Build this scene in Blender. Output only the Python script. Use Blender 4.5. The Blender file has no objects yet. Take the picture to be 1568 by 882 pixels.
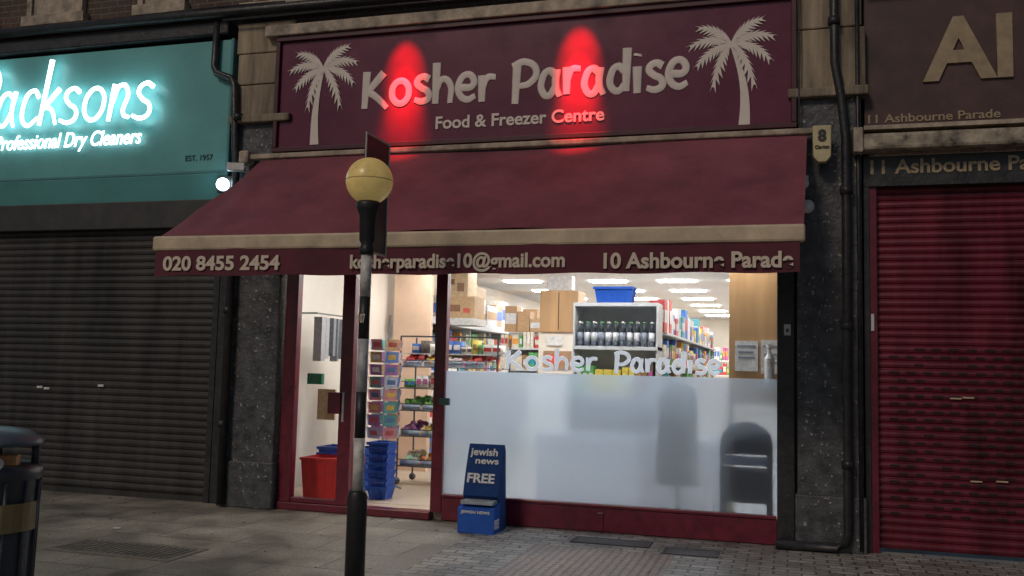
import bpy, math, random
from mathutils import Vector, Matrix
random.seed(7)
S=bpy.context.scene
S.view_settings.view_transform='Standard'; S.view_settings.look='None'; S.view_settings.exposure=0
COL=S.collection
GZ=0.07   # pavement level
FZ=0.15   # shop floor level

# ---------------------------------------------------------------- helpers
def group(name):
    e=bpy.data.objects.new(name,None); COL.objects.link(e); e.empty_display_size=.2; return e
def link(o,parent=None):
    COL.objects.link(o)
    if parent: o.parent=parent
    return o
def mat(name,col,rough=.6,noise=.18,scale=6,bump=0,bscale=60,metal=0,emis=None,es=0,vc=False,spec=.5,streak=False):
    m=bpy.data.materials.new(name); m.use_nodes=True; nt=m.node_tree; N=nt.nodes; L=nt.links
    p=N['Principled BSDF']; p.inputs['Roughness'].default_value=rough; p.inputs['Metallic'].default_value=metal
    p.inputs['Specular IOR Level'].default_value=spec
    tc=N.new('ShaderNodeTexCoord'); mp=N.new('ShaderNodeMapping'); L.new(tc.outputs['Object'],mp.inputs[0])
    if streak: mp.inputs['Scale'].default_value=(1,1,.12)
    nz=N.new('ShaderNodeTexNoise'); nz.inputs['Scale'].default_value=scale; nz.inputs['Detail'].default_value=6; nz.inputs['Roughness'].default_value=.65
    L.new(mp.outputs[0],nz.inputs['Vector'])
    mr=N.new('ShaderNodeMapRange'); mr.inputs[1].default_value=.3; mr.inputs[2].default_value=.7
    mr.inputs[3].default_value=1-noise*1.4; mr.inputs[4].default_value=1+noise*.6; L.new(nz.outputs[0],mr.inputs[0])
    vm=N.new('ShaderNodeVectorMath'); vm.operation='MULTIPLY'
    if vc:
        a=N.new('ShaderNodeAttribute'); a.attribute_name='Col'; L.new(a.outputs['Color'],vm.inputs[0])
    else: vm.inputs[0].default_value=col[:3]
    L.new(mr.outputs[0],vm.inputs[1]); L.new(vm.outputs[0],p.inputs['Base Color'])
    mr2=N.new('ShaderNodeMapRange'); mr2.inputs[3].default_value=max(0,rough-.12); mr2.inputs[4].default_value=min(1,rough+.12)
    L.new(nz.outputs[0],mr2.inputs[0]); L.new(mr2.outputs[0],p.inputs['Roughness'])
    if bump:
        n2=N.new('ShaderNodeTexNoise'); n2.inputs['Scale'].default_value=bscale; n2.inputs['Detail'].default_value=5
        L.new(tc.outputs['Object'],n2.inputs['Vector'])
        b=N.new('ShaderNodeBump'); b.inputs['Strength'].default_value=bump; b.inputs['Distance'].default_value=.01
        L.new(n2.outputs[0],b.inputs['Height']); L.new(b.outputs[0],p.inputs['Normal'])
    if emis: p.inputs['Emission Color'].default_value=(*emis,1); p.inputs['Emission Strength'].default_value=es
    return m
def brickmat(name,c1,c2,mortar,bw,rh,ms,axes='xz',rough=.85,squash=None,offset=.5,bump=.5,stain=.35,lo=.36):
    m=mat(name,(1,1,1),rough); nt=m.node_tree; N=nt.nodes; L=nt.links; p=N['Principled BSDF']
    tc=N.new('ShaderNodeTexCoord'); sp=N.new('ShaderNodeSeparateXYZ'); cb=N.new('ShaderNodeCombineXYZ')
    L.new(tc.outputs['Object'],sp.inputs[0]); L.new(sp.outputs[0],cb.inputs[0]); L.new(sp.outputs[2 if axes=='xz' else 1],cb.inputs[1])
    br=N.new('ShaderNodeTexBrick'); br.inputs['Scale'].default_value=1; br.offset=offset
    br.inputs['Color1'].default_value=(*c1,1); br.inputs['Color2'].default_value=(*c2,1); br.inputs['Mortar'].default_value=(*mortar,1)
    br.inputs['Brick Width'].default_value=bw; br.inputs['Row Height'].default_value=rh; br.inputs['Mortar Size'].default_value=ms; br.inputs['Mortar Smooth'].default_value=.3
    L.new(cb.outputs[0],br.inputs['Vector'])
    nz=N.new('ShaderNodeTexNoise'); nz.inputs['Scale'].default_value=1.6; nz.inputs['Detail'].default_value=10; nz.inputs['Roughness'].default_value=.7
    L.new(tc.outputs['Object'],nz.inputs['Vector'])
    mr=N.new('ShaderNodeMapRange'); mr.inputs[1].default_value=.32; mr.inputs[2].default_value=.68; mr.inputs[3].default_value=1-stain; mr.inputs[4].default_value=1+stain*.5
    L.new(nz.outputs[0],mr.inputs[0])
    vm=N.new('ShaderNodeVectorMath'); vm.operation='MULTIPLY'; L.new(br.outputs['Color'],vm.inputs[0]); L.new(mr.outputs[0],vm.inputs[1])
    n3=N.new('ShaderNodeTexNoise'); n3.inputs['Scale'].default_value=45; n3.inputs['Detail'].default_value=4; L.new(tc.outputs['Object'],n3.inputs['Vector'])
    m3=N.new('ShaderNodeMapRange'); m3.inputs[1].default_value=.3; m3.inputs[2].default_value=.7; m3.inputs[3].default_value=.7; m3.inputs[4].default_value=1.3; L.new(n3.outputs[0],m3.inputs[0])
    v2=N.new('ShaderNodeVectorMath'); v2.operation='MULTIPLY'; L.new(vm.outputs[0],v2.inputs[0]); L.new(m3.outputs[0],v2.inputs[1])
    L.new(v2.outputs[0],p.inputs['Base Color'])
    sub=N.new('ShaderNodeMath'); sub.operation='MULTIPLY_ADD'; sub.inputs[1].default_value=-1; L.new(br.outputs['Fac'],sub.inputs[0])
    mm=N.new('ShaderNodeMath'); mm.operation='MULTIPLY'; mm.inputs[1].default_value=.35; L.new(n3.outputs[0],mm.inputs[0]); L.new(mm.outputs[0],sub.inputs[2])
    b=N.new('ShaderNodeBump'); b.inputs['Strength'].default_value=bump; b.inputs['Distance'].default_value=.008
    L.new(sub.outputs[0],b.inputs['Height']); L.new(b.outputs[0],p.inputs['Normal'])
    mr4=N.new('ShaderNodeMapRange'); mr4.inputs[1].default_value=.3; mr4.inputs[2].default_value=.7; mr4.inputs[3].default_value=rough-lo; mr4.inputs[4].default_value=rough+.05
    L.new(nz.outputs[0],mr4.inputs[0]); L.new(mr4.outputs[0],p.inputs['Roughness'])
    return m
def emat(name,col,s):
    m=bpy.data.materials.new(name); m.use_nodes=True; N=m.node_tree.nodes; N.remove(N['Principled BSDF'])
    e=N.new('ShaderNodeEmission'); e.inputs[0].default_value=(*col,1); e.inputs[1].default_value=s
    m.node_tree.links.new(e.outputs[0],N['Material Output'].inputs[0]); return m

class MB:
    def __init__(s): s.v=[];s.f=[];s.c=[]
    def quad(s,pts,c=(1,1,1)):
        i=len(s.v); s.v+= [tuple(p) for p in pts]; s.f.append(tuple(range(i,i+len(pts)))); s.c.append(c)
    def box(s,x0,x1,y0,y1,z0,z1,c=(1,1,1),rz=0):
        i=len(s.v)
        P=[(x0,y0,z0),(x1,y0,z0),(x1,y1,z0),(x0,y1,z0),(x0,y0,z1),(x1,y0,z1),(x1,y1,z1),(x0,y1,z1)]
        if rz:
            cx,cy=(x0+x1)/2,(y0+y1)/2; ca,sa=math.cos(rz),math.sin(rz)
            P=[(cx+(x-cx)*ca-(y-cy)*sa,cy+(x-cx)*sa+(y-cy)*ca,z) for x,y,z in P]
        s.v+=P
        for q in ((0,3,2,1),(4,5,6,7),(0,1,5,4),(1,2,6,5),(2,3,7,6),(3,0,4,7)):
            s.f.append(tuple(i+k for k in q)); s.c.append(c)
    def lathe(s,cx,cy,prof,n=16,c=(1,1,1),cols=None,sy=1):
        i=len(s.v)
        for r,z in prof:
            for k in range(n):
                a=2*math.pi*k/n; s.v.append((cx+r*math.cos(a),cy+r*sy*math.sin(a),z))
        for j in range(len(prof)-1):
            for k in range(n):
                s.f.append((i+j*n+k,i+j*n+(k+1)%n,i+(j+1)*n+(k+1)%n,i+(j+1)*n+k)); s.c.append(cols[j] if cols else c)
        s.f.append(tuple(i+k for k in range(n))[::-1]); s.c.append(cols[0] if cols else c)
        s.f.append(tuple(i+(len(prof)-1)*n+k for k in range(n))); s.c.append(cols[-1] if cols else c)
    def tube(s,pts,r,n=10,c=(1,1,1)):
        pts=[Vector(p) for p in pts]; i=len(s.v)
        for j,p in enumerate(pts):
            d=(pts[min(j+1,len(pts)-1)]-pts[max(j-1,0)]).normalized()
            u=d.orthogonal() if abs(d.z)<.9 else Vector((1,0,0)); u=(u-d*u.dot(d)).normalized(); w=d.cross(u)
            if j and (u-lu).length>(u+lu).length: u=-u; w=-w
            lu=u
            for k in range(n):
                a=2*math.pi*k/n; s.v.append(tuple(p+u*r*math.cos(a)+w*r*math.sin(a)))
        for j in range(len(pts)-1):
            for k in range(n):
                s.f.append((i+j*n+k,i+j*n+(k+1)%n,i+(j+1)*n+(k+1)%n,i+(j+1)*n+k)); s.c.append(c)
        s.f.append(tuple(i+k for k in range(n))[::-1]); s.c.append(c)
        s.f.append(tuple(i+(len(pts)-1)*n+k for k in range(n))); s.c.append(c)
    def ball(s,cx,cy,cz,r,c=(1,1,1),n=8,m=5,sz=1):
        s.lathe(cx,cy,[(max(.0005,r*math.sin(math.pi*j/m)),cz-r*sz*math.cos(math.pi*j/m)) for j in range(m+1)],n,c)
    def prism(s,poly,axis,a0,a1,c=(1,1,1)):
        # poly 2d extruded; axis 'x': poly=(y,z); 'y': poly=(x,z)
        i=len(s.v); n=len(poly)
        for a in (a0,a1):
            for p,q in poly: s.v.append((a,p,q) if axis=='x' else (p,a,q))
        for k in range(n): s.f.append((i+k,i+(k+1)%n,i+n+(k+1)%n,i+n+k)); s.c.append(c)
        s.f.append(tuple(i+k for k in range(n))[::-1]); s.c.append(c); s.f.append(tuple(i+n+k for k in range(n))); s.c.append(c)
    def obj(s,name,parent,m,bevel=0,smooth=False):
        me=bpy.data.meshes.new(name); me.from_pydata(s.v,[],s.f)
        ca=me.color_attributes.new('Col','FLOAT_COLOR','CORNER')
        k=0
        for p,c in zip(me.polygons,s.c):
            for _ in p.loop_indices: ca.data[k].color=(*c[:3],1); k+=1
        me.validate(); me.update()
        o=bpy.data.objects.new(name,me); me.materials.append(m); link(o,parent)
        if smooth:
            for p in me.polygons: p.use_smooth=len(p.vertices)<=4
        if bevel:
            b=o.modifiers.new('b','BEVEL'); b.width=bevel; b.segments=2; b.limit_method='ANGLE'
        return o
def box(name,parent,m,x0,x1,y0,y1,z0,z1,bevel=0):
    b=MB(); b.box(x0,x1,y0,y1,z0,z1); return b.obj(name,parent,m,bevel)

def text(name,body,parent,m,x0,x1,z,h,y,bold=0,ext=.004,shear=0,ref='H'):
    def size(t):
        c=bpy.data.curves.new(name,'FONT'); c.body=t; c.size=1; c.offset=bold; c.shear=shear
        o=bpy.data.objects.new(name,c); COL.objects.link(o); bpy.context.view_layer.update(); bb=[Vector(v) for v in o.bound_box]
        return o,c,min(v.x for v in bb),max(v.x for v in bb),max(v.y for v in bb)
    r,rc,_,_,hh=size(ref); bpy.data.objects.remove(r)
    o,c,a,b,_=size(body)
    sx=(x1-x0)/(b-a); sy=h/hh
    c.extrude=ext
    o.rotation_euler=(math.pi/2,0,0); o.scale=(sx,sy,1); o.location=(x0-a*sx,y,z)
    c.materials.append(m); o.parent=parent; return o

ELL=lambda cx,cy,rx,ry:[(cx+rx*math.cos(t*math.pi/4),cy+ry*math.sin(t*math.pi/4)) for t in range(8)]
GL={ # playful brush letters, x-height 1
'K':([[(.12,1.38),(.06,0)],[(.8,1.3),(.14,.58)],[(.2,.62),(.5,.42),(.95,-.02)]],1.05),
'o':(['c',ELL(.42,.47,.33,.42)],.93),
's':([[(.6,.82),(.36,.93),(.13,.74),(.3,.52),(.54,.38),(.6,.16),(.36,.02),(.04,.1)]],.76),
'h':([[(.12,1.5),(.1,0)],[(.1,.5),(.36,.88),(.62,.72),(.66,0)]],.9),
'e':([[(.12,.46),(.6,.52),(.6,.8),(.36,.93),(.1,.68),(.1,.25),(.38,.02),(.7,.14)]],.85),
'r':([[(.1,.95),(.1,0)],[(.1,.5),(.3,.86),(.6,.86)]],.68),
'P':([[(.16,1.3),(.1,-.12)],[(-.02,1.2),(.45,1.36),(.88,1.02),(.66,.6),(.14,.5)]],1.0),
'a':([[(.58,.78),(.34,.92),(.1,.6),(.12,.2),(.32,.03),(.54,.25),(.62,.6)],[(.64,.95),(.62,.3),(.76,0)]],.92),
'd':([[(.58,.72),(.34,.88),(.09,.55),(.14,.14),(.36,.02),(.58,.25)],[(.68,1.5),(.64,0)]],.92),
'i':([[(.12,.92),(.12,0)],[(.12,1.28),(.14,1.36)]],.4),
'J':([[(.0,1.25),(.35,1.65),(.8,1.5),(.75,.6),(.5,-.35),(.15,-.4),(.2,-.1)]],.95),
'c':([[(.6,.76),(.38,.95),(.08,.5),(.3,.02),(.68,.2)]],.7),
'k':([[(.14,1.75),(.08,0)],[(.6,.95),(.12,.42)],[(.16,.48),(.4,.42),(.66,0)]],.74),
'n':([[(.1,.95),(.08,0)],[(.09,.45),(.36,.93),(.58,.75),(.56,.15),(.76,.06)]],.82),
' ':([],.45)}
def strokes(name,word,parent,m,x0,x1,z,xh,y,r,shear=0,flat=.35,bounce=0):
    W=sum(GL[c][1] for c in word)-.15; sx=(x1-x0)/W
    c=bpy.data.curves.new(name,'CURVE'); c.dimensions='3D'; c.bevel_depth=r; c.bevel_resolution=2; c.resolution_u=8; c.use_fill_caps=True
    cx=0
    for i,ch in enumerate(word):
        st,adv=GL[ch]; dz=bounce*((i*37%5)/2-1)*.5
        closed=False
        for s_ in st:
            if s_=='c': closed=True; continue
            sp=c.splines.new('BEZIER'); sp.bezier_points.add(len(s_)-1); sp.use_cyclic_u=closed
            for bp,(px,pz) in zip(sp.bezier_points,s_):
                bp.co=((cx+px+shear*pz)*sx,0,(pz+dz)*xh); bp.handle_left_type='AUTO'; bp.handle_right_type='AUTO'
            n=len(s_)
            for k,bp in enumerate(sp.bezier_points):
                bp.radius=1.0 if closed else ((1.3 if n==2 else 1.15) if (k==0) else (.8 if k==n-1 and n>2 else 1))
        cx+=adv
    o=bpy.data.objects.new(name,c); link(o,parent); o.location=(x0,y,z); o.scale=(1,flat,1); c.materials.append(m); return o

# ---------------------------------------------------------------- materials
M_asph=mat('asphalt',(.05,.05,.05),.8,.3,3,.6,120)
M_slab=brickmat('paving_slabs',(.34,.31,.26),(.26,.24,.20),(.14,.125,.105),.75,.6,.008,'xy',.68,bump=.5,stain=.62,lo=.4)
M_block=brickmat('block_paving',(.40,.38,.35),(.22,.21,.2),(.10,.095,.09),.21,.105,.010,'xy',.68,bump=.7,stain=.5,lo=.4)
M_tact=brickmat('tactile_paving',(.42,.31,.29),(.36,.28,.26),(.2,.17,.155),.067,.067,.014,'xy',.72,offset=0,bump=.7,stain=.4)
M_brick=brickmat('dark_brick',(.09,.045,.03),(.055,.03,.022),(.12,.1,.08),.225,.075,.01,'xz',.85)
M_cream=mat('cream_stone',(.37,.30,.215),.8,.65,4,.5,30,streak=True)
M_creamw=mat('cream_painted_wood',(.46,.38,.29),.6,.5,6,.1)
M_black=mat('black_paint',(.028,.028,.031),.42,.5,9,.5,25)
M_pil=mat('chipped_dark_paint',(.085,.09,.10),.5,.55,7,.8,30)
nt=M_pil.node_tree; N=nt.nodes; L=nt.links; p=N['Principled BSDF']
src=p.inputs['Base Color'].links[0].from_socket
fn=N.new('ShaderNodeTexNoise'); fn.inputs['Scale'].default_value=30; fn.inputs['Detail'].default_value=3
tc=N.new('ShaderNodeTexCoord'); L.new(tc.outputs['Object'],fn.inputs['Vector'])
gt=N.new('ShaderNodeMapRange'); gt.inputs[1].default_value=.66; gt.inputs[2].default_value=.69; L.new(fn.outputs[0],gt.inputs[0])
mx=N.new('ShaderNodeMix'); mx.data_type='RGBA'; L.new(gt.outputs[0],mx.inputs[0]); L.new(src,mx.inputs[6]); mx.inputs[7].default_value=(.36,.35,.34,1)
L.new(mx.outputs[2],p.inputs['Base Color'])
M_maroon=mat('maroon_acrylic',(.13,.011,.045),.28,.15,2,.02)
M_mframe=mat('maroon_frame_paint',(.15,.012,.03),.32,.3,10,.05)
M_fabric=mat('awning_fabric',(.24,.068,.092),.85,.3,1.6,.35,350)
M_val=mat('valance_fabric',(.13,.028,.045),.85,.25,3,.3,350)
M_ltr=mat('cream_lettering',(.78,.7,.64),.5,.1)
M_ltrv=mat('valance_lettering',(.74,.64,.52),.6,.2,20)
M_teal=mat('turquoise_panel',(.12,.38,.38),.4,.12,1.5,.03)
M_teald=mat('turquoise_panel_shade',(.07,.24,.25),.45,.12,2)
M_white_e=emat('halo_letter_light',(.66,.95,1),6)
M_dgreen=mat('dark_green_vinyl',(.01,.07,.07),.5)
M_shL=mat('dark_shutter',(.044,.042,.041),.5,.45,5,.15,60,metal=.2,streak=True)
M_shR=mat('maroon_shutter',(.16,.015,.03),.33,.5,4,.1,40,streak=True)
M_slot=mat('slot_dark',(.02,.004,.006),.7)
M_brown=mat('brown_fascia',(.085,.042,.042),.5,.35,3)
M_gold=mat('gold_letters',(.38,.29,.18),.5,.2,8)
M_wall=mat('interior_wall_paint',(.80,.74,.66),.8,.05,2)
M_peach=mat('peach_panel',(.72,.52,.38),.6,.1,3)
M_ceil=mat('ceiling_white',(.75,.76,.77),.9,.04,2)
M_floor=mat('interior_floor',(.56,.47,.37),.35,.12,4)
M_wood=mat('pine_wood',(.52,.31,.15),.5,.25,3,streak=True)
M_vc=mat('printed_goods',(1,1,1),.5,.2,25,vc=True)
M_vcp=mat('painted_parts',(1,1,1),.4,.15,12,vc=True)
M_card=mat('matt_cardboard',(1,1,1),.9,.12,12,vc=True,spec=.1)
M_metal=mat('shelf_metal',(.6,.63,.67),.4,.08)
M_wire=mat('dark_wire',(.1,.1,.11),.4,.1,metal=.6)
M_tube=emat('ceiling_panel_light',(1,.97,.93),34)
M_blue=mat('blue_plastic',(.02,.1,.5),.35,.12)
M_red=mat('red_plastic',(.6,.02,.02),.35,.12)
M_globe=mat('amber_globe',(.72,.55,.19),.3,.25,9,emis=(1,.7,.25),es=.13)
# glass
def glass(name):
    m=bpy.data.materials.new(name); m.use_nodes=True; N=m.node_tree.nodes; L=m.node_tree.links; N.remove(N['Principled BSDF'])
    t=N.new('ShaderNodeBsdfTransparent'); t.inputs[0].default_value=(.96,.98,.98,1); g=N.new('ShaderNodeBsdfGlossy'); g.inputs['Roughness'].default_value=.03
    mx=N.new('ShaderNodeMixShader'); fr=N.new('ShaderNodeFresnel'); fr.inputs[0].default_value=1.4
    L.new(fr.outputs[0],mx.inputs[0]); L.new(t.outputs[0],mx.inputs[1]); L.new(g.outputs[0],mx.inputs[2]); L.new(mx.outputs[0],N['Material Output'].inputs[0]); return m
M_glass=glass('window_glass')
def frosted():
    m=bpy.data.materials.new('frosted_film'); m.use_nodes=True; N=m.node_tree.nodes; L=m.node_tree.links; N.remove(N['Principled BSDF'])
    t=N.new('ShaderNodeBsdfTranslucent'); t.inputs[0].default_value=(.64,.8,1,1)
    r=N.new('ShaderNodeBsdfRefraction'); r.inputs['IOR'].default_value=1.18; r.inputs['Roughness'].default_value=.5; r.inputs[0].default_value=(.6,.76,.97,1)
    d=N.new('ShaderNodeBsdfDiffuse'); d.inputs[0].default_value=(.45,.5,.58,1)
    a=N.new('ShaderNodeMixShader'); a.inputs[0].default_value=.55; b=N.new('ShaderNodeMixShader'); b.inputs[0].default_value=.15
    L.new(t.outputs[0],a.inputs[1]); L.new(r.outputs[0],a.inputs[2]); L.new(a.outputs[0],b.inputs[1]); L.new(d.outputs[0],b.inputs[2]); L.new(b.outputs[0],N['Material Output'].inputs[0]); return m
M_frost=frosted()
M_vinyl=mat('glowing_white_vinyl',(.9,.92,.95),.6,.1,emis=(.8,.88,1),es=.5)  # white vinyl given a glow of its own, though it is no lamp

# ---------------------------------------------------------------- ground
b=MB(); b.quad([(-300,-300,-.06),(300,-300,-.06),(300,300,-.06),(-300,300,-.06)]); b.obj('ground',None,M_asph)
road=MB(); road.quad([(-150,-14,-.052),(150,-14,-.052),(150,-5.3,-.052),(-150,-5.3,-.052)]); road.obj('road',None,mat('road_asphalt',(.055,.055,.055),.7,.3,2,.6,140))
zs=MB()
for i in range(7): zs.box(-1.9,1.2,-6.2-i*1.2,-5.65-i*1.2,-.048,-.046)
zs.obj('zebra_crossing',None,mat('road_paint',(.7,.7,.68),.7,.25,6))
box('pavement',None,M_slab,-60,60,-5.15,0.3,-.06,GZ)
box('kerb',None,mat('granite_kerb',(.3,.29,.27),.7,.2,20),-60,60,-5.3,-5.153,-.06,GZ+.002,.012)
box('block_paving',None,M_block,-2.75,9,-5.1,-.02,GZ,GZ+.004)
box('tactile_paving',None,M_tact,-2.1,-.9,-2.6,-.85,GZ+.004,GZ+.008)
g=group('drain_grate'); gb=MB()
gb.box(-5.6,-4.55,-2.66,-2.6,GZ,GZ+.01); gb.box(-5.6,-4.55,-2.2,-2.14,GZ,GZ+.01); gb.box(-5.66,-5.6,-2.66,-2.14,GZ,GZ+.01); gb.box(-4.55,-4.49,-2.66,-2.14,GZ,GZ+.01)
for i in range(17): gb.box(-5.57+i*.06,-5.54+i*.06,-2.6,-2.2,GZ,GZ+.008)
gb.obj('bars',g,mat('cast_iron',(.2,.18,.15),.6,.3,20,.3)); box('pit',g,M_slot,-5.6,-4.55,-2.6,-2.2,GZ,GZ+.003)
for nm,x0,x1,y0,y1 in (('manhole_cover',-1.02,-.55,-.82,-.52),('manhole_cover.001',-1.85,-1.15,-.62,-.34)):
    g=group(nm); box('plate',g,mat('iron_cover',(.09,.09,.095),.6,.35,30,.8,90),x0+.02,x1-.02,y0+.02,y1-.02,GZ+.004,GZ+.011); 
    q=MB(); q.box(x0,x1,y0,y0+.018,GZ+.004,GZ+.013);q.box(x0,x1,y1-.018,y1,GZ+.004,GZ+.013);q.box(x0,x0+.018,y0+.02,y1-.02,GZ+.004,GZ+.013);q.box(x1-.018,x1,y0+.02,y1-.02,GZ+.004,GZ+.013); q.obj('rim',g,M_wire)
lt=MB()
for i in range(110):
    x=random.uniform(-7.5,2); y=random.uniform(-2.6,-.15) if i%3 else random.uniform(-.3,-.12); r=random.uniform(.005,.018); c=random.choice([(.5,.48,.42),(.12,.08,.04),(.35,.25,.12),(.2,.15,.08)])
    lt.box(x,x+r*2,y,y+r,GZ+.009,GZ+.013,c,random.random()*3)
lt.box(-5.78,-5.72,-1.72,-1.68,GZ+.009,GZ+.02,(.6,.6,.55),.4)
lt.obj('pavement_litter',None,M_vc)

# ---------------------------------------------------------------- main building
B=group('shop_building')
box('upper_wall',B,M_brick,-5.9,.66,.12,.5,3.3,8.5)
box('head_wall',B,M_black,-5.12,.06,.02,.3,2.66,3.3)
box('sign_backing',B,M_black,-5.3,.06,-.08,.119,3.3,5.24)
box('cream_band',B,M_creamw,-5.42,.075,-.22,.11,5.1,5.22,.01)
box('upper_ledge',B,M_creamw,-5.9,.66,-.02,.119,5.46,5.6,.01)
# pilasters
def pil(nm,x0,x1,zc):
    box(nm+'_shaft',B,M_pil,x0+.02,x1-.02,-.12,.3,GZ,zc,.008)
    box(nm+'_plinth',B,M_pil,x0,x1,-.15,.28,GZ+.002,.55,.012)
    n=3 if x0<-1 else 2; h=(5.32-zc)/n
    for i in range(n): box(nm+'_stone_%d'%i,B,M_cream,x0-.04+(.03 if i%2 else 0),x1+.02-(.03 if i%2 else 0),-.14+.01*i,.11,zc+i*h,zc+(i+1)*h-.012,.012)
    box(nm+'_corbel',B,M_cream,x0-.06,x1+.04,-.2,.1,zc-.09,zc-.003,.015)
pil('west_pilaster',-5.78,-5.13,4.26); pil('east_pilaster',.065,.655,4.19)
bb=MB()
for x0,x1 in ((-5.75,-4.95),(-3.4,-2.5),(-1.0,-.1)):
    bb.box(x0,x1,.02,.119,5.63,5.75); bb.box(x0+.05,x0+.12,.05,.119,5.75,7.4); bb.box(x1-.12,x1-.05,.05,.119,5.75,7.4); bb.box(x0+.12,x1-.12,.08,.119,5.75,7.4,(.2,.2,.22))
bb.obj('upper_windows',B,M_creamw)
# gutter
gt_=MB(); gt_.tube([(-9.9,-.2,5.44),(-5.9,-.2,5.42),(.66,-.24,5.36)],.055,10); gt_.tube([(-5.95,-.22,5.33),(-3,-.25,5.3),(.3,-.26,5.29)],.014,6)
gt_.obj('gutter',B,M_black,smooth=True)
cb_=MB(); cb_.tube([(-9.9,-.17,5.5),(-8,-.2,5.47),(-6.1,-.19,5.5),(-5.2,-.2,5.48)],.012,6); cb_.tube([(.09,-.2,5.2),(.11,-.2,4.5),(.1,-.2,3.85)],.008,6); cb_.obj('cables',B,M_black)
dp=MB()
dp.tube([(-6.07,-.14,5.4),(-6.08,-.14,4.84),(-6.04,-.15,4.76),(-5.84,-.17,4.68),(-5.78,-.18,4.6),(-5.74,-.18,3.9),(-5.71,-.19,3.7),(-5.7,-.19,.1)],.042,12)
for z in (.9,2.1,3.3,4.2): dp.lathe(-5.72,-.185,[(.055,z),(.055,z+.07)],12)
dp.obj('west_downpipe',B,M_black,smooth=True)
dp=MB(); dp.tube([(.40,-.2,6),(.41,-.2,4.4),(.46,-.2,4.1),(.5,-.2,3.7),(.5,-.2,.25),(.48,-.2,.16),(.4,-.2,.125),(-.1,-.2,.115)],.04,12)
for z in (.8,2.0,3.2,4.75): dp.lathe(.5 if z<4 else .405,-.2,[(.053,z),(.053,z+.07)],12)
dp.tube([(.6,-.16,6),(.61,-.16,.1)],.018,8)
dp.obj('east_downpipe',B,M_black,smooth=True)

# interior shell
I=group('shop_interior_room')
box('floor',I,M_floor,-5.45,.5,.3,18,.05,FZ); box('ceiling',I,M_ceil,-5.45,.5,.3,18,3.1,3.25)
box('west_wall',I,M_wall,-5.65,-5.45,.3,18,.05,3.25); box('east_wall',I,M_wall,.5,.66,.3,18,.05,3.25); box('end_wall',I,M_wall,-5.65,.66,18,18.2,.05,3.25)
box('threshold',I,M_floor,-5.1,.06,.06,.3,.05,FZ-.003)
pq=MB()
for k,x in enumerate((-4.4,-2.9,-1.75,-.6)):
    for j in range(9):
        y=.9+j*1.9
        if k==3 and j==0: y=.42
        pq.box(x-.3,x+.3,y-.14,y+.14,3.08,3.098)
pq.obj('light_panels',I,M_tube)

# ---------------------------------------------------------------- shopfront
F=group('shopfront_glazing')
def fr(n,x0,x1,z0,z1,y0=-.04,y1=.06,m=M_mframe): box(n,F,m,x0,x1,y0,y1,z0,z1,.006)
fr('jamb_west',-5.12,-4.975,.15,2.655); fr('mullion_a',-4.45,-4.31,.15,2.655); fr('mullion_b',-3.41,-3.29,.15,2.655)
fr('jamb_east',-.09,.062,.07,2.655,-.05,.06,M_black); box('jamb_east_seal',B,M_black,.0,.09,.062,.32,.07,2.7)
fr('sill_door',-5.12,-3.41,.075,.148,-.06,.1); fr('lower_rail',-3.29,-.09,.08,.30,-.035,.06); fr('lower_rail_bead',-3.285,-.093,.303,.335,-.05,.05)
fr('rail_stub',-1.72,-1.66,.085,.26,-.05,-.036)
fr('bottom_rail_west',-4.972,-4.453,.151,.2,-.03,.05)
fr('head',-4.972,-.093,2.6,2.657,-.045,.055)
fr('lock_plate',-4.56,-4.42,1.08,1.3,-.08,-.042); 
box('door_handle',F,mat('handle_green',(.05,.15,.13),.4),-3.33,-3.22,-.09,-.045,1.21,1.28,.01)
box('letter_plate',F,M_metal,-4.41,-4.39,-.05,-.041,1.0,1.3)
g1=MB(); g1.quad([(-4.97,0,.2),(-4.45,0,.2),(-4.45,0,2.6),(-4.97,0,2.6)]); g1.quad([(-3.29,0,1.555),(-.09,0,1.555),(-.09,0,2.6),(-3.29,0,2.6)]); g1.obj('clear_glass',F,M_glass)
g1=MB(); g1.quad([(-3.29,0,.335),(-.09,0,.335),(-.09,0,1.552),(-3.29,0,1.552)]); g1.obj('frosted_glass',F,M_frost)
W=group('window_lettering')
strokes('letters_a','Kosher',W,M_vinyl,-2.66,-1.76,1.585,.135,-.012,.018,flat=.3); strokes('letters_b','Paradise',W,M_vinyl,-1.58,-.6,1.585,.135,-.012,.018,flat=.3)

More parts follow.
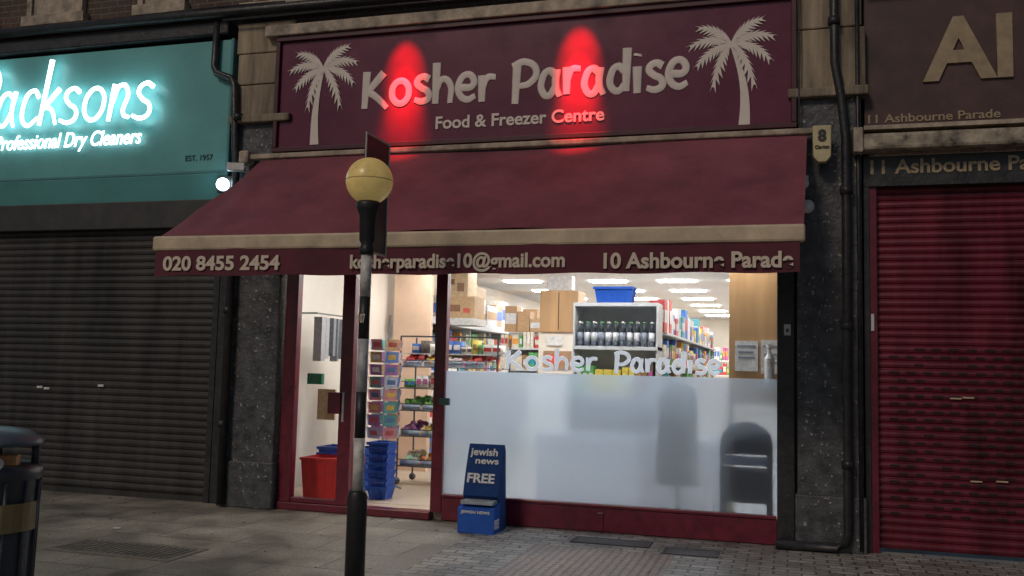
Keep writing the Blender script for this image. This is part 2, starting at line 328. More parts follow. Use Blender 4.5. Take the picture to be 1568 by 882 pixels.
# ---------------------------------------------------------------- main sign
G=group('shop_fascia_sign')
box('panel',G,M_maroon,-5.24,.035,-.15,-.083,3.88,5.04)
q=MB(); q.box(-5.29,.085,-.19,-.085,5.042,5.095); q.box(-5.29,.085,-.19,-.085,3.83,3.878); q.box(-5.29,-5.242,-.188,-.085,3.88,5.04); q.box(.037,.085,-.188,-.085,3.88,5.04)
q.obj('frame',G,mat('dark_maroon_frame',(.07,.012,.022),.4,.2),.006)
strokes('name_a','Kosher',G,M_ltr,-4.25,-2.82,4.27,.285,-.153,.039,bounce=.12,flat=.16); strokes('name_b','Paradise',G,M_ltr,-2.62,-.9,4.26,.285,-.153,.039,bounce=.12,flat=.16)
text('subtitle','Food & Freezer Centre',G,M_ltr,-3.43,-1.69,4.0,.125,-.156,bold=.022)
def palm(nm,bx,bz,cx,cz,s,parent,m):
    pb=MB(); y=-.158
    n=12; Lp=[];Rp=[]
    sg=1 if bx>cx else -1
    for i in range(n+1):
        t=i/n; x=bx+(cx-bx)*t+.05*math.sin(t*3.14)*sg*(1 if sg>0 else .7); z=bz+(cz-bz)*t; w=.036*(1-t)+.015
        Lp.append((x-w,z)); Rp.append((x+w,z))
    for i in range(n): pb.quad([(Lp[i][0],y,Lp[i][1]),(Rp[i][0],y,Rp[i][1]),(Rp[i+1][0],y,Rp[i+1][1]),(Lp[i+1][0],y,Lp[i+1][1])])
    # fronds radiating from the head of the trunk, each a curved rib with ragged leaflets on its lower side
    for fi,(c1,e) in enumerate((((-.20,.13),(-.43,.0)),((-.22,-.02),(-.36,-.22)),((-.13,-.1),(-.19,-.46)),((-.12,.20),(-.34,.20)),((.20,.15),(.43,.05)),((.26,.02),(.40,-.2)),((.15,-.08),(.24,-.46)),((.12,.22),(.32,.25)))):
        k=8; P=[]; y_=y-.0006*fi
        for i in range(k+1):
            t=i/k; P.append((cx+s*(2*t*(1-t)*c1[0]+t*t*e[0]), cz+s*(2*t*(1-t)*c1[1]+t*t*e[1])))
        sd=1 if e[0]<0 else -1   # leaflets hang on the under side
        for i in range(k):
            t=(i+.5)/k; w=s*(.012+.030*math.sin(t*math.pi)**.7); tooth=s*.055*math.sin((t*.8+.1)*math.pi)
            (xa,za),(xb,zb)=P[i],P[i+1]; dx,dz=xb-xa,zb-za; l=math.hypot(dx,dz); nx,nz=-dz/l*sd,dx/l*sd   # points to lower side
            pb.quad([(xa-nx*w*.5,y_,za-nz*w*.5),(xb-nx*w*.5,y_,zb-nz*w*.5),(xb+nx*w*.7,y_,zb+nz*w*.7),(xa+nx*w*.7,y_,za+nz*w*.7)])
            pb.quad([(xa+nx*w*.6,y_-.0003,za+nz*w*.6),(xb+nx*w*.6,y_-.0003,zb+nz*w*.6),(xb+dx*.7+nx*(w+tooth),y_-.0003,zb+dz*.7+nz*(w+tooth))])
            pb.quad([(xa-nx*w*.4,y_-.0003,za-nz*w*.4),(xb-nx*w*.4,y_-.0003,zb-nz*w*.4),(xb+dx*.8-nx*(w*.6+tooth*.3),y_-.0003,zb+dz*.8-nz*(w*.6+tooth*.3))])
    return pb.obj(nm,parent,m)
palm('palm_emblem',-4.80,3.9,-4.73,4.72,.9,G,M_ltr); palm('palm_emblem_b',-.38,3.885,-.50,4.66,.88,G,M_ltr)
# unseen red lamps and housings, added to cast the red glow on the sign
for i,x in enumerate((-3.79,-1.95)):
    g=group('added_red_lamp' if i==0 else 'added_red_lamp.001')
    q=MB(); q.tube([(x,-.82,5.62),(x,-.78,5.53)],.05,12); q.tube([(x,-.2,5.75),(x,-.6,5.75),(x,-.81,5.63)],.012,6); q.obj('housing',g,M_black,smooth=True)
    for tz,en,sz in ((4.62,420,28),(4.35,700,20),(4.05,480,24)):
        l=bpy.data.lights.new('lamp','SPOT'); l.energy=en; l.color=(1,.008,.02); l.spot_size=math.radians(sz); l.spot_blend=1; l.shadow_soft_size=.03
        o=bpy.data.objects.new('lamp',l); link(o,g); o.location=(x,-.76,5.5); o.rotation_euler=(Vector((x,-.15,tz))-Vector(o.location)).to_track_quat('-Z','Y').to_euler()

# ---------------------------------------------------------------- awning
A=group('awning')
ab=MB(); nx,ny=120,16
def ap(i,j):
    s=i/nx; t=j/ny; x0=-5.38+(-5.58+5.38)*t; x1=.17+(.12-.17)*t; x=x0+(x1-x0)*s
    y=-.24+(-1.55+.24)*t; z=3.73+(2.73-3.73)*t-.05*math.sin(t*math.pi)+.006*math.sin(s*44)*t+.014*math.sin(s*9+t*3)+.016*math.exp(-s*6)*math.sin(s*95-t*7)*math.sin(t*math.pi)
    z+=.007*math.sin(s*21-t*9)*math.sin(t*math.pi)
    return (x,y,z)
for i in range(nx):
    for j in range(ny): ab.quad([ap(i,j),ap(i,j+1),ap(i+1,j+1),ap(i+1,j)])
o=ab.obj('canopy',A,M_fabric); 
import bmesh
bm=bmesh.new(); bm.from_mesh(o.data); bmesh.ops.remove_doubles(bm,verts=bm.verts,dist=1e-4); bm.to_mesh(o.data); bm.free()
for p in o.data.polygons: p.use_smooth=True
box('cassette',A,M_creamw,-5.5,.22,-.27,-.192,3.745,3.8,.012)
box('cassette_end',A,M_creamw,-5.62,-5.5,-.3,-.16,3.7,3.84,.02)
box('front_bar',A,mat('cream_bar',(.62,.5,.35),.5,.28,3),-5.61,.13,-1.62,-1.53,2.59,2.725,.02)
vb=MB(); n=80
for i in range(n):
    def vp(k,z): 
        x=-5.58+k*(5.67/n); return (x,-1.605-.008*math.sin(x*2.3)-.004*math.sin(x*9),z+(.006*math.sin(x*7) if z<2.5 else 0))
    vb.quad([vp(i,2.36),vp(i+1,2.36),vp(i+1,2.61),vp(i,2.61)])
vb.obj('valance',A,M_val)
text('phone','020 8455 2454',A,M_ltrv,-5.478,-4.276,2.41,.125,-1.62,bold=.03)
text('email','kosherparadise10@gmail.com',A,M_ltrv,-3.594,-1.704,2.415,.115,-1.62,bold=.03)
text('address','10 Ashbourne Parade',A,M_ltrv,-1.391,.044,2.40,.12,-1.62,bold=.03)
ar=MB()
for x in (-5.3,-.1):
    s=1 if x<-2 else -1
    ar.tube([(x,-.25,3.5),(x+.9*s,-.8,3.15),(x+.05*s,-1.53,2.68)],.025,8)
ar.obj('folding_arms',A,M_creamw,smooth=True)

# alarm box, cameras
g=group('alarm_box'); q=MB(); q.prism([(.215,3.8),(.375,3.8),(.37,3.52),(.33,3.47),(.26,3.47),(.22,3.52)],'y',-.33,-.25); q.obj('case',g,mat('alarm_plastic',(.6,.52,.3),.4),.01)
text('label','8',g,M_black,.26,.33,3.66,.1,-.335,bold=.04); text('label_b','Clarion',g,M_black,.235,.355,3.59,.03,-.335,bold=.02)
g=group('security_camera'); q=MB(); q.ball(.13,-.36,3.28,.055,(.8,.8,.8),14,10); q.box(.1,.18,-.3,-.1,3.32,3.36,(.75,.75,.75)); q.ball(.17,-.36,3.07,.06,(.8,.8,.8),14,10); q.box(.12,.2,-.3,-.1,3.1,3.14,(.75,.75,.75)); q.obj('domes',g,M_vcp,smooth=True)
g=group('security_camera.001'); q=MB(); q.box(-5.68,-5.5,-.42,-.32,3.6,3.68,(.75,.75,.72),.4); q.tube([(-5.6,-.3,3.66),(-5.55,-.14,3.74)],.02,8,(.7,.7,.7)); q.obj('body',g,M_vcp,.01)
g=group('bulkhead_light'); q=MB(); q.ball(-5.86,-.2,3.5,.07,n=14,m=10); q.obj('lens',g,emat('bulkhead_glow',(.6,.85,1),9),smooth=True); box('base',g,M_black,-5.96,-5.78,-.16,-.1,3.42,3.6,.01)
g=group('door_bell'); box('case',g,M_metal,-.03,.03,-.065,-.051,1.95,2.05,.004); box('button',g,M_black,-.01,.01,-.07,-.066,1.98,2.01)

# ---------------------------------------------------------------- left building
LB=group('dry_cleaners_building')
box('upper_wall',LB,M_brick,-16,-5.9,.12,.5,3.3,8.5)
box('side_return',LB,M_black,-5.95,-5.8,-.02,.3,GZ,3.35)
box('cornice',LB,M_black,-16,-5.93,-.15,.119,5.2,5.36,.02); box('ledge',LB,M_cream,-16,-5.92,-.02,.118,5.5,5.56)
q=MB()
for x0,x1 in ((-11.6,-10.5),(-10.2,-9.4),(-8.97,-8.05),(-7.36,-6.64)):
    q.box(x0,x1,.02,.119,5.6,5.72); q.box(x0+.05,x0+.12,.05,.119,5.72,7.4); q.box(x1-.12,x1-.05,.05,.119,5.72,7.4); q.box(x0+.12,x1-.12,.08,.119,5.72,7.4,(.2,.2,.22))
q.obj('upper_windows',LB,M_creamw)
LS=group('dry_cleaners_sign')
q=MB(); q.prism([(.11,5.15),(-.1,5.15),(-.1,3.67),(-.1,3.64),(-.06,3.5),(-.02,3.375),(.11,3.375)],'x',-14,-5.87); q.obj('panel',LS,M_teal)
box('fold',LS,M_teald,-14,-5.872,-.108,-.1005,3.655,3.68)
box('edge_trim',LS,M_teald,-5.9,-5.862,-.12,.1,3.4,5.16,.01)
strokes('letters','Jacksons',LS,M_white_e,-9.42,-6.86,4.28,.44,-.21,.025,shear=.16,flat=.6)
text('subtitle','Professional Dry Cleaners',LS,emat('subtitle_light',(.8,.97,1),3),-9.05,-6.98,4.02,.17,-.15,bold=.01,shear=.25)
text('est','EST. 1957',LS,M_dgreen,-6.42,-6.07,3.8,.06,-.104)
LSh=group('roller_shutter')
box('housing',LSh,mat('housing_dark',(.043,.041,.04),.5,.3,5),-14,-5.83,-.06,.2,3.06,3.372,.01)
def shutter(nm,parent,m,x0,x1,z0,z1,pitch,y,d):
    prof=[]; z=z0; 
    while z<z1:
        for t,dy in ((0,0),(.06,-.1),(.2,-.7),(.5,-1),(.8,-.75),(.94,-.15)):
            prof.append((y+dy*d,min(z+t*pitch,z1)))
        z+=pitch
    b=MB(); n=24; seg=[[random.uniform(-1,1) for _ in range(n+1)] for _ in range(len(prof)//6+2)]
    def off(k,j): return .0026*seg[k//6][j]
    for k,((ya,za),(yb,zb)) in enumerate(zip(prof,prof[1:])):
        if zb>za+1e-5:
            for j in range(n):
                xa=x0+(x1-x0)*j/n; xb=x0+(x1-x0)*(j+1)/n
                b.quad([(xa,ya+off(k,j),za),(xb,ya+off(k,j+1),za),(xb,yb+off(k+1,j+1),zb),(xa,yb+off(k+1,j),zb)])
    return b.obj(nm,parent,m)
shutter('curtain',LSh,M_shL,-14,-5.94,GZ+.06,3.06,.08,.06,.014)
box('bottom_bar',LSh,M_shL,-14,-5.95,.02,.07,GZ+.001,GZ+.06)
box('guide_rail',LSh,M_black,-6.03,-5.96,-.02,.06,GZ,3.06)
q=MB()
for x,z in ((-8.23,1.227),(-8.33,1.24),(-7.48,1.28)): q.box(x-.04,x+.04,.03,.045,z-.012,z+.014,(.7,.7,.66),0)
q.obj('handles',LSh,M_vcp,.004)

# ---------------------------------------------------------------- right building
RB=group('neighbour_shop_building')
box('upper_wall',RB,M_brick,.66,12,.12,.5,3.3,8.5)
box('wall_return',RB,M_black,.655,.7,-.05,.3,GZ,3.6)
box('ledge',RB,M_black,.66,12,-.2,.118,5.12,5.26,.01)
RS=group('neighbour_fascia_sign')
box('panel',RS,M_brown,.67,7,-.04,.11,3.84,5.1); box('lower_trim',RS,M_creamw,.66,7,-.09,.1,3.8,3.838)
box('lower_panel',RS,M_black,.66,7,-.06,.1,3.29,3.56)
text('letters','AI',RS,M_gold,1.156,1.88,4.24,.55,-.045,bold=.03,ext=.02)
text('address_small','11 Ashbourne Parade',RS,M_gold,.70,1.775,3.868,.075,-.045,bold=.015)
text('address','11 Ashbourne Parade',RS,M_gold,.713,2.33,3.40,.125,-.064,bold=.02)
RA=group('folded_awning'); box('cassette',RA,mat('dirty_cream',(.4,.34,.26),.6,.65,9,.2),.6,7,-.25,-.05,3.58,3.73,.03); box('bracket',RA,M_creamw,.56,.64,-.28,-.06,3.56,3.78,.01)
RSh=group('roller_shutter.001')
shutter('curtain',RSh,M_shR,.76,7,GZ+.04,3.29,.068,.06,.017)
box('guide_rail',RSh,M_mframe,.70,.765,-.03,.08,GZ,3.29,.004); box('lock',RSh,M_metal,.71,.735,-.045,-.03,2.0,2.15)
q=MB(); r=0; z=GZ+.04+.068*4
while z<1.85:
    for k in range(44):
        x=.86+k*.14+(.07 if r%2 else 0)
        if random.random()<.9: q.box(x,x+random.uniform(.07,.09),.036,.0405,z+.026,z+.044)
    z+=.068; r+=1
q.obj('slots',RSh,M_slot)
q=MB()
for x,z in ((1.35,1.42),(1.45,1.43),(1.5,.72),(1.7,.73)): q.box(x,x+.09,.028,.0355,z,z+.012,(.6,.45,.3))
q.obj('scuffs',RSh,M_vcp)

# ---------------------------------------------------------------- belisha beacon
Z=group('belisha_beacon')
PX,PY=-2.78,-3.0; w=(.66,.66,.62); k=(.02,.02,.022)
q=MB()
prof=[(.068,GZ),(.068,.70),(.062,.73),(.055,.75)]; q.lathe(PX,PY,prof,20,k)
segs=[(.75,1.10,w),(1.10,1.41,k),(1.41,1.77,(.5,.51,.53)),(1.77,2.06,k),(2.06,2.36,w)]
for a,c_,cc in segs: q.lathe(PX,PY,[(.038,a),(.038,c_)],20,cc)
q.lathe(PX,PY,[(.045,2.35),(.05,2.37),(.05,2.40),(.04,2.42),(.055,2.45),(.06,2.62),(.075,2.66),(.09,2.70),(.075,2.72)],20,k)
q.obj('pole',Z,mat('pole_paint',(1,1,1),.45,.35,14,vc=True),smooth=True)
q=MB(); q.ball(PX,PY,2.865,.163,(1,1,1),28,20); q.obj('globe',Z,M_globe,smooth=True)
q=MB(); q.lathe(PX,PY,[(.1625,2.862),(.1638,2.864),(.1638,2.867),(.1625,2.869)],28,(.5,.36,.1)); q.obj('globe_seam',Z,M_vcp)
text('pole_number','107',Z,M_ltrv,PX-.025,PX+.025,1.88,.06,PY-.041,bold=.02)
Zs=group('crossing_sign_plate')
q=MB(); q.box(-2.968,-2.962,-2.71,-2.29,2.42,3.3); q.obj('plate',Zs,mat('sign_back',(.05,.055,.06),.4,.2))
q=MB(); q.box(-2.961,-2.955,-2.71,-2.695,2.42,3.3,(.6,.6,.55)); q.box(-2.961,-2.955,-2.305,-2.29,2.42,3.3,(.6,.6,.55)); q.box(-2.961,-2.955,-2.695,-2.305,3.285,3.3,(.6,.6,.55)); q.box(-2.961,-2.955,-2.695,-2.305,2.42,2.435,(.6,.6,.55))
q.tube([(-2.955,-2.55,2.52),(PX,PY+.03,2.52)],.013,8,k); q.tube([(-2.955,-2.55,2.6),(PX,PY+.03,2.6)],.013,8,k)
q.obj('border_and_brackets',Zs,M_vcp)

# ---------------------------------------------------------------- litter bin
T=group('litter_bin'); bx,by=-4.47,-4.4
q=MB(); kc=(.06,.07,.085)
q.lathe(bx,by,[(.22,GZ),(.25,.12),(.25,.2),(.26,.6),(.27,.88),(.285,.90),(.285,.94),(.27,.96),(.25,.97)],28,kc)
for a in range(14):
    t=a*2*math.pi/14; q.tube([(bx+.262*math.cos(t),by+.262*math.sin(t),.15),(bx+.275*math.cos(t),by+.275*math.sin(t),.88)],.01,6,kc)
q.lathe(bx,by,[(.285,1.08),(.28,1.11),(.2,1.16),(.1,1.18),(.02,1.185)],28,(.1,.13,.16))
for a in range(4):
    t=a*math.pi/2+.6; q.box(bx+.24*math.cos(t)-.02,bx+.24*math.cos(t)+.02,by+.24*math.sin(t)-.02,by+.24*math.sin(t)+.02,.96,1.1,kc,t)
q.obj('body',T,M_vcp,smooth=True)
q=MB()
for i in range(6):
    t0=-.9+i*.2; 
    q.quad([(bx+.288*math.cos(t),by+.288*math.sin(t),z) for t,z in ((t0,.6),(t0+.2,.6),(t0+.2,.76),(t0,.76))],(.3,.23,.1))
q.obj('emblem',T,M_vcp)
q=MB(); 
def cup(cx,cy,cz,dx,dy,dz,c): q.tube([(cx,cy,cz),(cx+dx,cy+dy,cz+dz)],.032,12,c); q.tube([(cx+dx,cy+dy,cz+dz),(cx+dx*1.06,cy+dy*1.06,cz+dz*1.06)],.037,12,(.7,.7,.66))
cup(bx+.2,by-.2,1.03,.10,-.05,-.03,(.8,.77,.7)); cup(bx+.1,by-.24,1.01,.07,-.09,.03,(.5,.3,.15)); q.ball(bx+.02,by-.24,1.01,.05,(.7,.7,.7),9,6,.7); q.box(bx+.1,bx+.24,by-.1,by-.02,.975,1.03,(.5,.25,.1),.5)
q.obj('discarded_cups',T,M_vcp)

# ---------------------------------------------------------------- newspaper stand
P_=group('newspaper_stand'); q=MB(); nb=(.022,.06,.2); nl=(.035,.12,.5)
x0,x1=-2.92,-2.57
q.prism([(-.58,GZ+.005),(-.58,.30),(-.44,.33),(-.40,.34),(-.40,GZ+.005)],'x',x0,x1,nl)
q.prism([(-.398,GZ+.005),(-.398,.34),(-.46,.40),(-.40,.62),(-.33,.80),(-.30,.865),(-.27,.865),(-.24,.80),(-.18,GZ+.005)],'x',x0+.003,x1-.003,nb)
q.box(x0+.02,x1-.02,-.57,-.42,.335,.365,(.35,.4,.45))
q.obj('cardboard_body',P_,M_card)
M_wt=mat('stand_white_print',(.75,.78,.8),.7); 
t=text('title_a','jewish',P_,M_wt,x0+.03,x1-.05,0,.07,0,bold=.02); 
def tilt(o,y,z,ang): o.location.y=y; o.location.z=z; o.rotation_euler=(math.pi/2-ang,0,0)
tilt(t,-.352,.765,.37); t=text('title_b','news',P_,M_wt,x0+.09,x1-.03,0,.06,0,bold=.02); tilt(t,-.381,.69,.37)
t=text('title_c','FREE',P_,M_wt,x0+.03,x1-.05,0,.085,0,bold=.03); tilt(t,-.435,.52,.27)
text('base_a','JEWISH NEWS',P_,M_wt,x0+.03,x1-.04,.255,.025,-.585,bold=.02)
t=text('side','FREE',P_,M_wt,0,.13,.12,.08,0,bold=.03); t.rotation_euler=(math.pi/2,0,math.pi/2); t.location=(x1+.003,-.565,.12)

# ---------------------------------------------------------------- interior goods
PAL=[(.8,.8,.78),(.75,.6,.1),(.6,.05,.05),(.05,.15,.5),(.1,.4,.12),(.8,.8,.8),(.35,.2,.08),(.8,.35,.05),(.75,.7,.6),(.02,.3,.45),(.5,.1,.3),(.15,.12,.1)]
def goods(q,x0,x1,y0,y1,z,hmin,hmax,wmin=.05,wmax=.13,along='y',pal=PAL,depth=.18,face=1):
    a,b=(y0,y1) if along=='y' else (x0,x1)
    p=a
    while p<b-.04:
        w=random.uniform(wmin,wmax); w=min(w,b-p); h=random.uniform(hmin,hmax); c=random.choice(pal); f=random.uniform(0,.03)
        for rep in range(random.choice((1,2,2,3)) if w<.14 else 1):
            if p>b-.04: break
            if along=='y':
                xx0,xx1=(x1-depth-f,x1-f) if face>0 else (x0+f,x0+depth+f)
                q.box(xx0,xx1,p+.003,p+w-.003,z,z+h,c)
                c2=pal[int(h*1000)%len(pal)]; X=xx1+.002 if face>0 else xx0-.002
                q.quad([(X,p+.01,z+h*.3),(X,p+w-.01,z+h*.3),(X,p+w-.01,z+h*.7),(X,p+.01,z+h*.7)],c2)
                q.quad([(xx0+.01,p+.001,z+h*.3),(xx1-.01,p+.001,z+h*.3),(xx1-.01,p+.001,z+h*.7),(xx0+.01,p+.001,z+h*.7)],c2)
            else:
                q.box(p+.003,p+w-.003,y0+f,y0+f+depth,z,z+h,c); c2=pal[int(h*1000)%len(pal)]
                q.quad([(p+.01,y0+f-.002,z+h*.3),(p+w-.01,y0+f-.002,z+h*.3),(p+w-.01,y0+f-.002,z+h*.72),(p+.01,y0+f-.002,z+h*.72)],c2)
            p+=w+.003
        p+=random.uniform(0,.012)
# west wall shelving
g=group('wall_shelving'); q=MB()
for z in (.3,.75,1.15,1.5,1.85): q.box(-5.44,-4.95,3.4,12,z,z+.03)
q.box(-5.44,-4.82,3.4,12,2.2,2.3); q.box(-5.449,-5.44,3.4,12,.15,2.2)
for i in range(9): q.box(-5.44,-4.97,3.4+i*1.07,3.43+i*1.07,.15,2.2)
q.obj('frame',g,M_metal); q=MB()
for z in (.33,.78,1.18,1.53,1.88): goods(q,-5.4,-4.97,3.45,12,z,.14,.29)
q.obj('packets',g,M_vc); q=MB()
warm=[(.45,.28,.15),(.7,.7,.68),(.5,.34,.2),(.42,.27,.15),(.1,.2,.6),(.65,.66,.7)]
goods(q,-5.4,-4.84,4.6,12,2.3,.25,.62,.3,.6,pal=warm,depth=.45)
q.box(-4.95,-4.38,4.0,4.45,2.3,2.62,(.5,.33,.18)); q.box(-4.92,-4.5,4.02,4.42,2.622,3.0,(.55,.4,.24)); q.box(-5.3,-4.36,3.9,4.5,2.2,2.298,(.6,.6,.6))
for xa,xb,zz,hh,cc in ((-4.85,-4.6,2.40,.1,(.25,.12,.06)),(-4.55,-4.45,2.38,.07,(.6,.1,.08)),(-4.85,-4.7,2.8,.08,(.2,.1,.06)),(-4.66,-4.55,2.7,.12,(.25,.14,.08))): q.box(xa,xb,3.995 if zz<2.6 else 4.015,4.0,zz,zz+hh,cc)
q.obj('cartons',g,M_vc)
g=group('freezer_shelving'); q=MB()
for z in (.6,1.2,1.55,1.9): q.box(-4.6,-2.4,6.0,6.5,z,z+.03)
q.box(-4.6,-2.4,6.5,6.55,.15,2.2); q.obj('frame',g,M_metal); q=MB()
for z in (1.23,1.58,1.93): goods(q,-4.6,-2.4,6.02,6.4,z,.16,.29,along='x')
goods(q,-4.55,-3.5,6.05,6.4,2.2,.2,.5,.2,.35,along='x',pal=warm,depth=.3)
q.obj('packets',g,M_vc)
g=group('wooden_cupboard'); box('carcass',g,M_wood,-3.42,-2.86,4.1,4.6,2.12,2.72,.01); box('support_wall',g,M_wall,-3.44,-2.84,4.15,4.7,.15,2.117); box('door_gap',g,M_slot,-3.145,-3.135,4.095,4.099,2.15,2.69)
q=MB(); q.box(-3.36,-3.0,4.3,4.5,2.722,2.95,(.75,.75,.78)); q.box(-3.3,-3.08,4.11,4.148,1.93,2.06,(.75,.75,.75)); q.box(-3.36,-2.95,4.12,4.148,1.6,1.85,(.4,.25,.15)); q.box(-3.3,-3.1,4.11,4.118,1.66,1.8,(.7,.1,.08)); q.obj('notices_and_box',g,M_vc)
# drinks shelf facing window
g=group('drinks_shelf'); q=MB()
q.box(-2.38,-1.4,1.7,2.1,2.33,2.37); q.box(-2.38,-1.4,1.68,2.1,1.83,1.87); q.box(-2.38,-2.36,1.7,2.1,.15,2.33); q.box(-1.42,-1.4,1.7,2.1,.15,2.33); q.box(-2.36,-1.42,2.1,2.12,.15,2.33); q.box(-2.38,-1.4,1.7,2.1,1.3,1.34)
q.obj('frame',g,M_metal); q=MB()
for r in range(2):
    for i in range(11):
        x=-2.31+i*.083; y=1.76+r*.1
        q.lathe(x,y,[(.03,1.87),(.031,1.88),(.031,1.93)],10,(.06,.08,.12)); q.lathe(x,y,[(.0315,1.93),(.0315,2.03)],10,(.75,.78,.85) if i%3 else (.3,.35,.45)); q.lathe(x,y,[(.031,2.03),(.014,2.09),(.014,2.13)],10,(.05,.07,.1)); q.lathe(x,y,[(.017,2.13),(.017,2.155)],10,(.1,.3,.15) if i%2 else (.7,.7,.7))
q.obj('bottles',g,M_vc,smooth=True); q=MB(); goods(q,-2.34,-1.43,1.72,2.0,1.34,.25,.42,along='x'); q.obj('packets',g,M_vc)
def basket(nm,x0,x1,y0,y1,z0,z1,m,n=1):
    g=group(nm); q=MB()
    for k_ in range(n):
        dz=k_*(z1-z0)/max(n,1)*.98 if n>1 else 0; H=(z1-z0) if n==1 else (z1-z0)/n*1.6
        a,b_=z0+dz,min(z0+dz+H,z1); ins=.03
        for (ax,ay),(bx_,by_) in (((0,0),(1,0)),((1,0),(1,1)),((1,1),(0,1)),((0,1),(0,0))):
            T0=lambda u,v,i_: (x0+i_+(x1-x0-2*i_)*u, y0+i_+(y1-y0-2*i_)*v)
            p1,p2=T0(ax,ay,ins),T0(bx_,by_,ins); p3,p4=T0(bx_,by_,0),T0(ax,ay,0)
            q.quad([(*p1,a),(*p2,a),(*p3,b_),(*p4,b_)])
            q.quad([(*p4,b_),(*p3,b_),(*T0(bx_,by_,.012),b_+.002),(*T0(ax,ay,.012),b_+.002)])
            for s_ in range(1,6):
                u=s_/6; e=lambda A,B:(A[0]+(B[0]-A[0])*u,A[1]+(B[1]-A[1])*u)
                c1,c2=e(p1,p2),e(p4,p3); q.tube([(*c1,a),(*c2,b_)],.005,4)
        q.box(x0+ins,x1-ins,y0+ins,y1-ins,a,a+.004); q.box(x0-.01,x1+.01,y0-.012,y0,b_-.03,b_)
    q.obj('shell',g,m); return g
basket('shopping_basket',-2.15,-1.7,1.75,2.05,2.372,2.56,M_blue)
basket('shopping_basket.001',-5.05,-4.47,.3,.7,FZ,.58,M_red)
basket('shopping_basket.002',-5.2,-4.6,.95,1.3,FZ,.64,M_blue,3)
basket('shopping_basket.003',-4.36,-4.12,.5,.75,FZ,.76,M_blue,7)
# aisle gondola
g=group('aisle_shelving'); q=MB()
for z in (.3,.8,1.25,1.65,2.03): q.box(-1.85,-1.36,2.2,10,z,z+.03)
q.box(-1.86,-1.84,2.2,10,.15,2.03); q.obj('frame',g,M_metal); q=MB()
for z in (1.28,1.68): goods(q,-1.85,-1.38,2.2,10,z,.2,.34)
goods(q,-1.85,-1.38,2.15,10,2.06,.15,.42,.1,.22,pal=[(.05,.2,.6),(.75,.6,.1),(.8,.8,.8),(.7,.1,.1),(.1,.4,.5),(.8,.8,.85)])
q.obj('packets',g,M_vc)
g=group('aisle_shelving.001'); q=MB()
for z in (.3,.8,1.25,1.65,1.95): q.box(-.1,.45,2.4,14,z,z+.03)
q.obj('frame',g,M_metal); q=MB()
for z in (1.28,1.68,1.98): goods(q,-.08,.4,2.4,14,z,.15,.3,face=-1)
q.obj('packets',g,M_vc)
g=group('end_display'); q=MB()
for z in (.5,1.0,1.5,1.9): q.box(-4,0,16.8,17.4,z,z+.03,(.8,.8,.8)); goods(q,-4,0,16.8,17.2,z+.03,.2,.35,along='x')
q.obj('shelves_and_packets',g,M_vc)
g=group('wooden_partition'); box('panel',g,M_wood,-.56,.35,.72,.78,1.3,3.05,.004); box('posts',g,M_wood,-.56,-.5,.722,.778,FZ,1.298); q=MB()
q.box(-.5,-.28,.705,.717,1.62,1.92,(.75,.77,.8)); q.box(-.25,-.06,.705,.717,1.6,1.93,(.7,.72,.75))
for a,b_,c_ in ((-.48,-.3,1.86),(-.47,-.32,1.8),(-.47,-.31,1.75),(-.23,-.08,1.86),(-.22,-.1,1.78),(-.22,-.09,1.7)): q.box(a,b_,.7,.704,c_,c_+.018,(.25,.3,.4))
q.obj('notices',g,M_vc)
g=group('sanitiser_bottle'); q=MB(); q.box(-.3,.03,.12,.3,1.46,1.5,(.7,.7,.7)); q.lathe(-.16,.2,[(.04,1.5),(.045,1.53),(.045,1.74),(.02,1.79),(.015,1.83),(.03,1.84),(.03,1.87)],16,(.8,.82,.85)); q.obj('body_and_ledge',g,M_vc,smooth=False)
# chair
g=group('chair'); q=MB(); dk=(.03,.036,.045); lk=(.3,.33,.36)
q2=[(-.575+.0,.52),(-.575,.98)]+[(-.365-.21*math.cos(t*math.pi/8),.98+.15*math.sin(t*math.pi/8)) for t in range(1,8)]+[(-.155,.98),(-.155,.52)]
q.tube([(x,.06,z) for x,z in [(-.575,FZ)]+q2+[(-.155,FZ)]],.026,8,dk)
q.prism([(-.55,.86),(-.55,.98)]+[(-.365-.185*math.cos(t*math.pi/8),.98+.125*math.sin(t*math.pi/8)) for t in range(1,8)]+[(-.18,.98),(-.18,.86)],'y',.05,.07,dk)
q.prism([(-.55,.76),(-.55,.84),(-.18,.84),(-.18,.76)],'y',.055,.07,lk)
q.prism([(-.56,.42),(-.56,.74),(-.17,.74),(-.17,.42)],'y',.05,.075,dk)
q.box(-.58,-.15,.08,.48,.45,.50,dk); q.tube([(-.57,.46,FZ),(-.57,.46,.47)],.018,8,dk); q.tube([(-.16,.46,FZ),(-.16,.46,.47)],.018,8,dk)
q.obj('frame_and_seat',g,M_card)
# till counter, and an invented draped form that darkens the frosted film
g=group('till_counter'); q=MB(); q.box(-2.6,-.62,1.15,1.6,FZ,.9,(.75,.75,.78)); q.obj('desk',g,M_card)
g=group('invented_dark_form'); q=MB()
q.lathe(-1.03,.5,[(.22,.5),(.21,.7),(.19,1.0),(.2,1.25),(.185,1.38),(.12,1.45),(.05,1.49),(.03,1.5)],20,(.07,.085,.11),sy=.6)
q.tube([(-1.03,.5,FZ),(-1.03,.5,1.53)],.02,10,(.3,.3,.3)); q.lathe(-1.03,.5,[(.2,FZ),(.18,.17)],18,(.3,.3,.3))
q.obj('draped_form_and_pole',g,M_card,smooth=True)
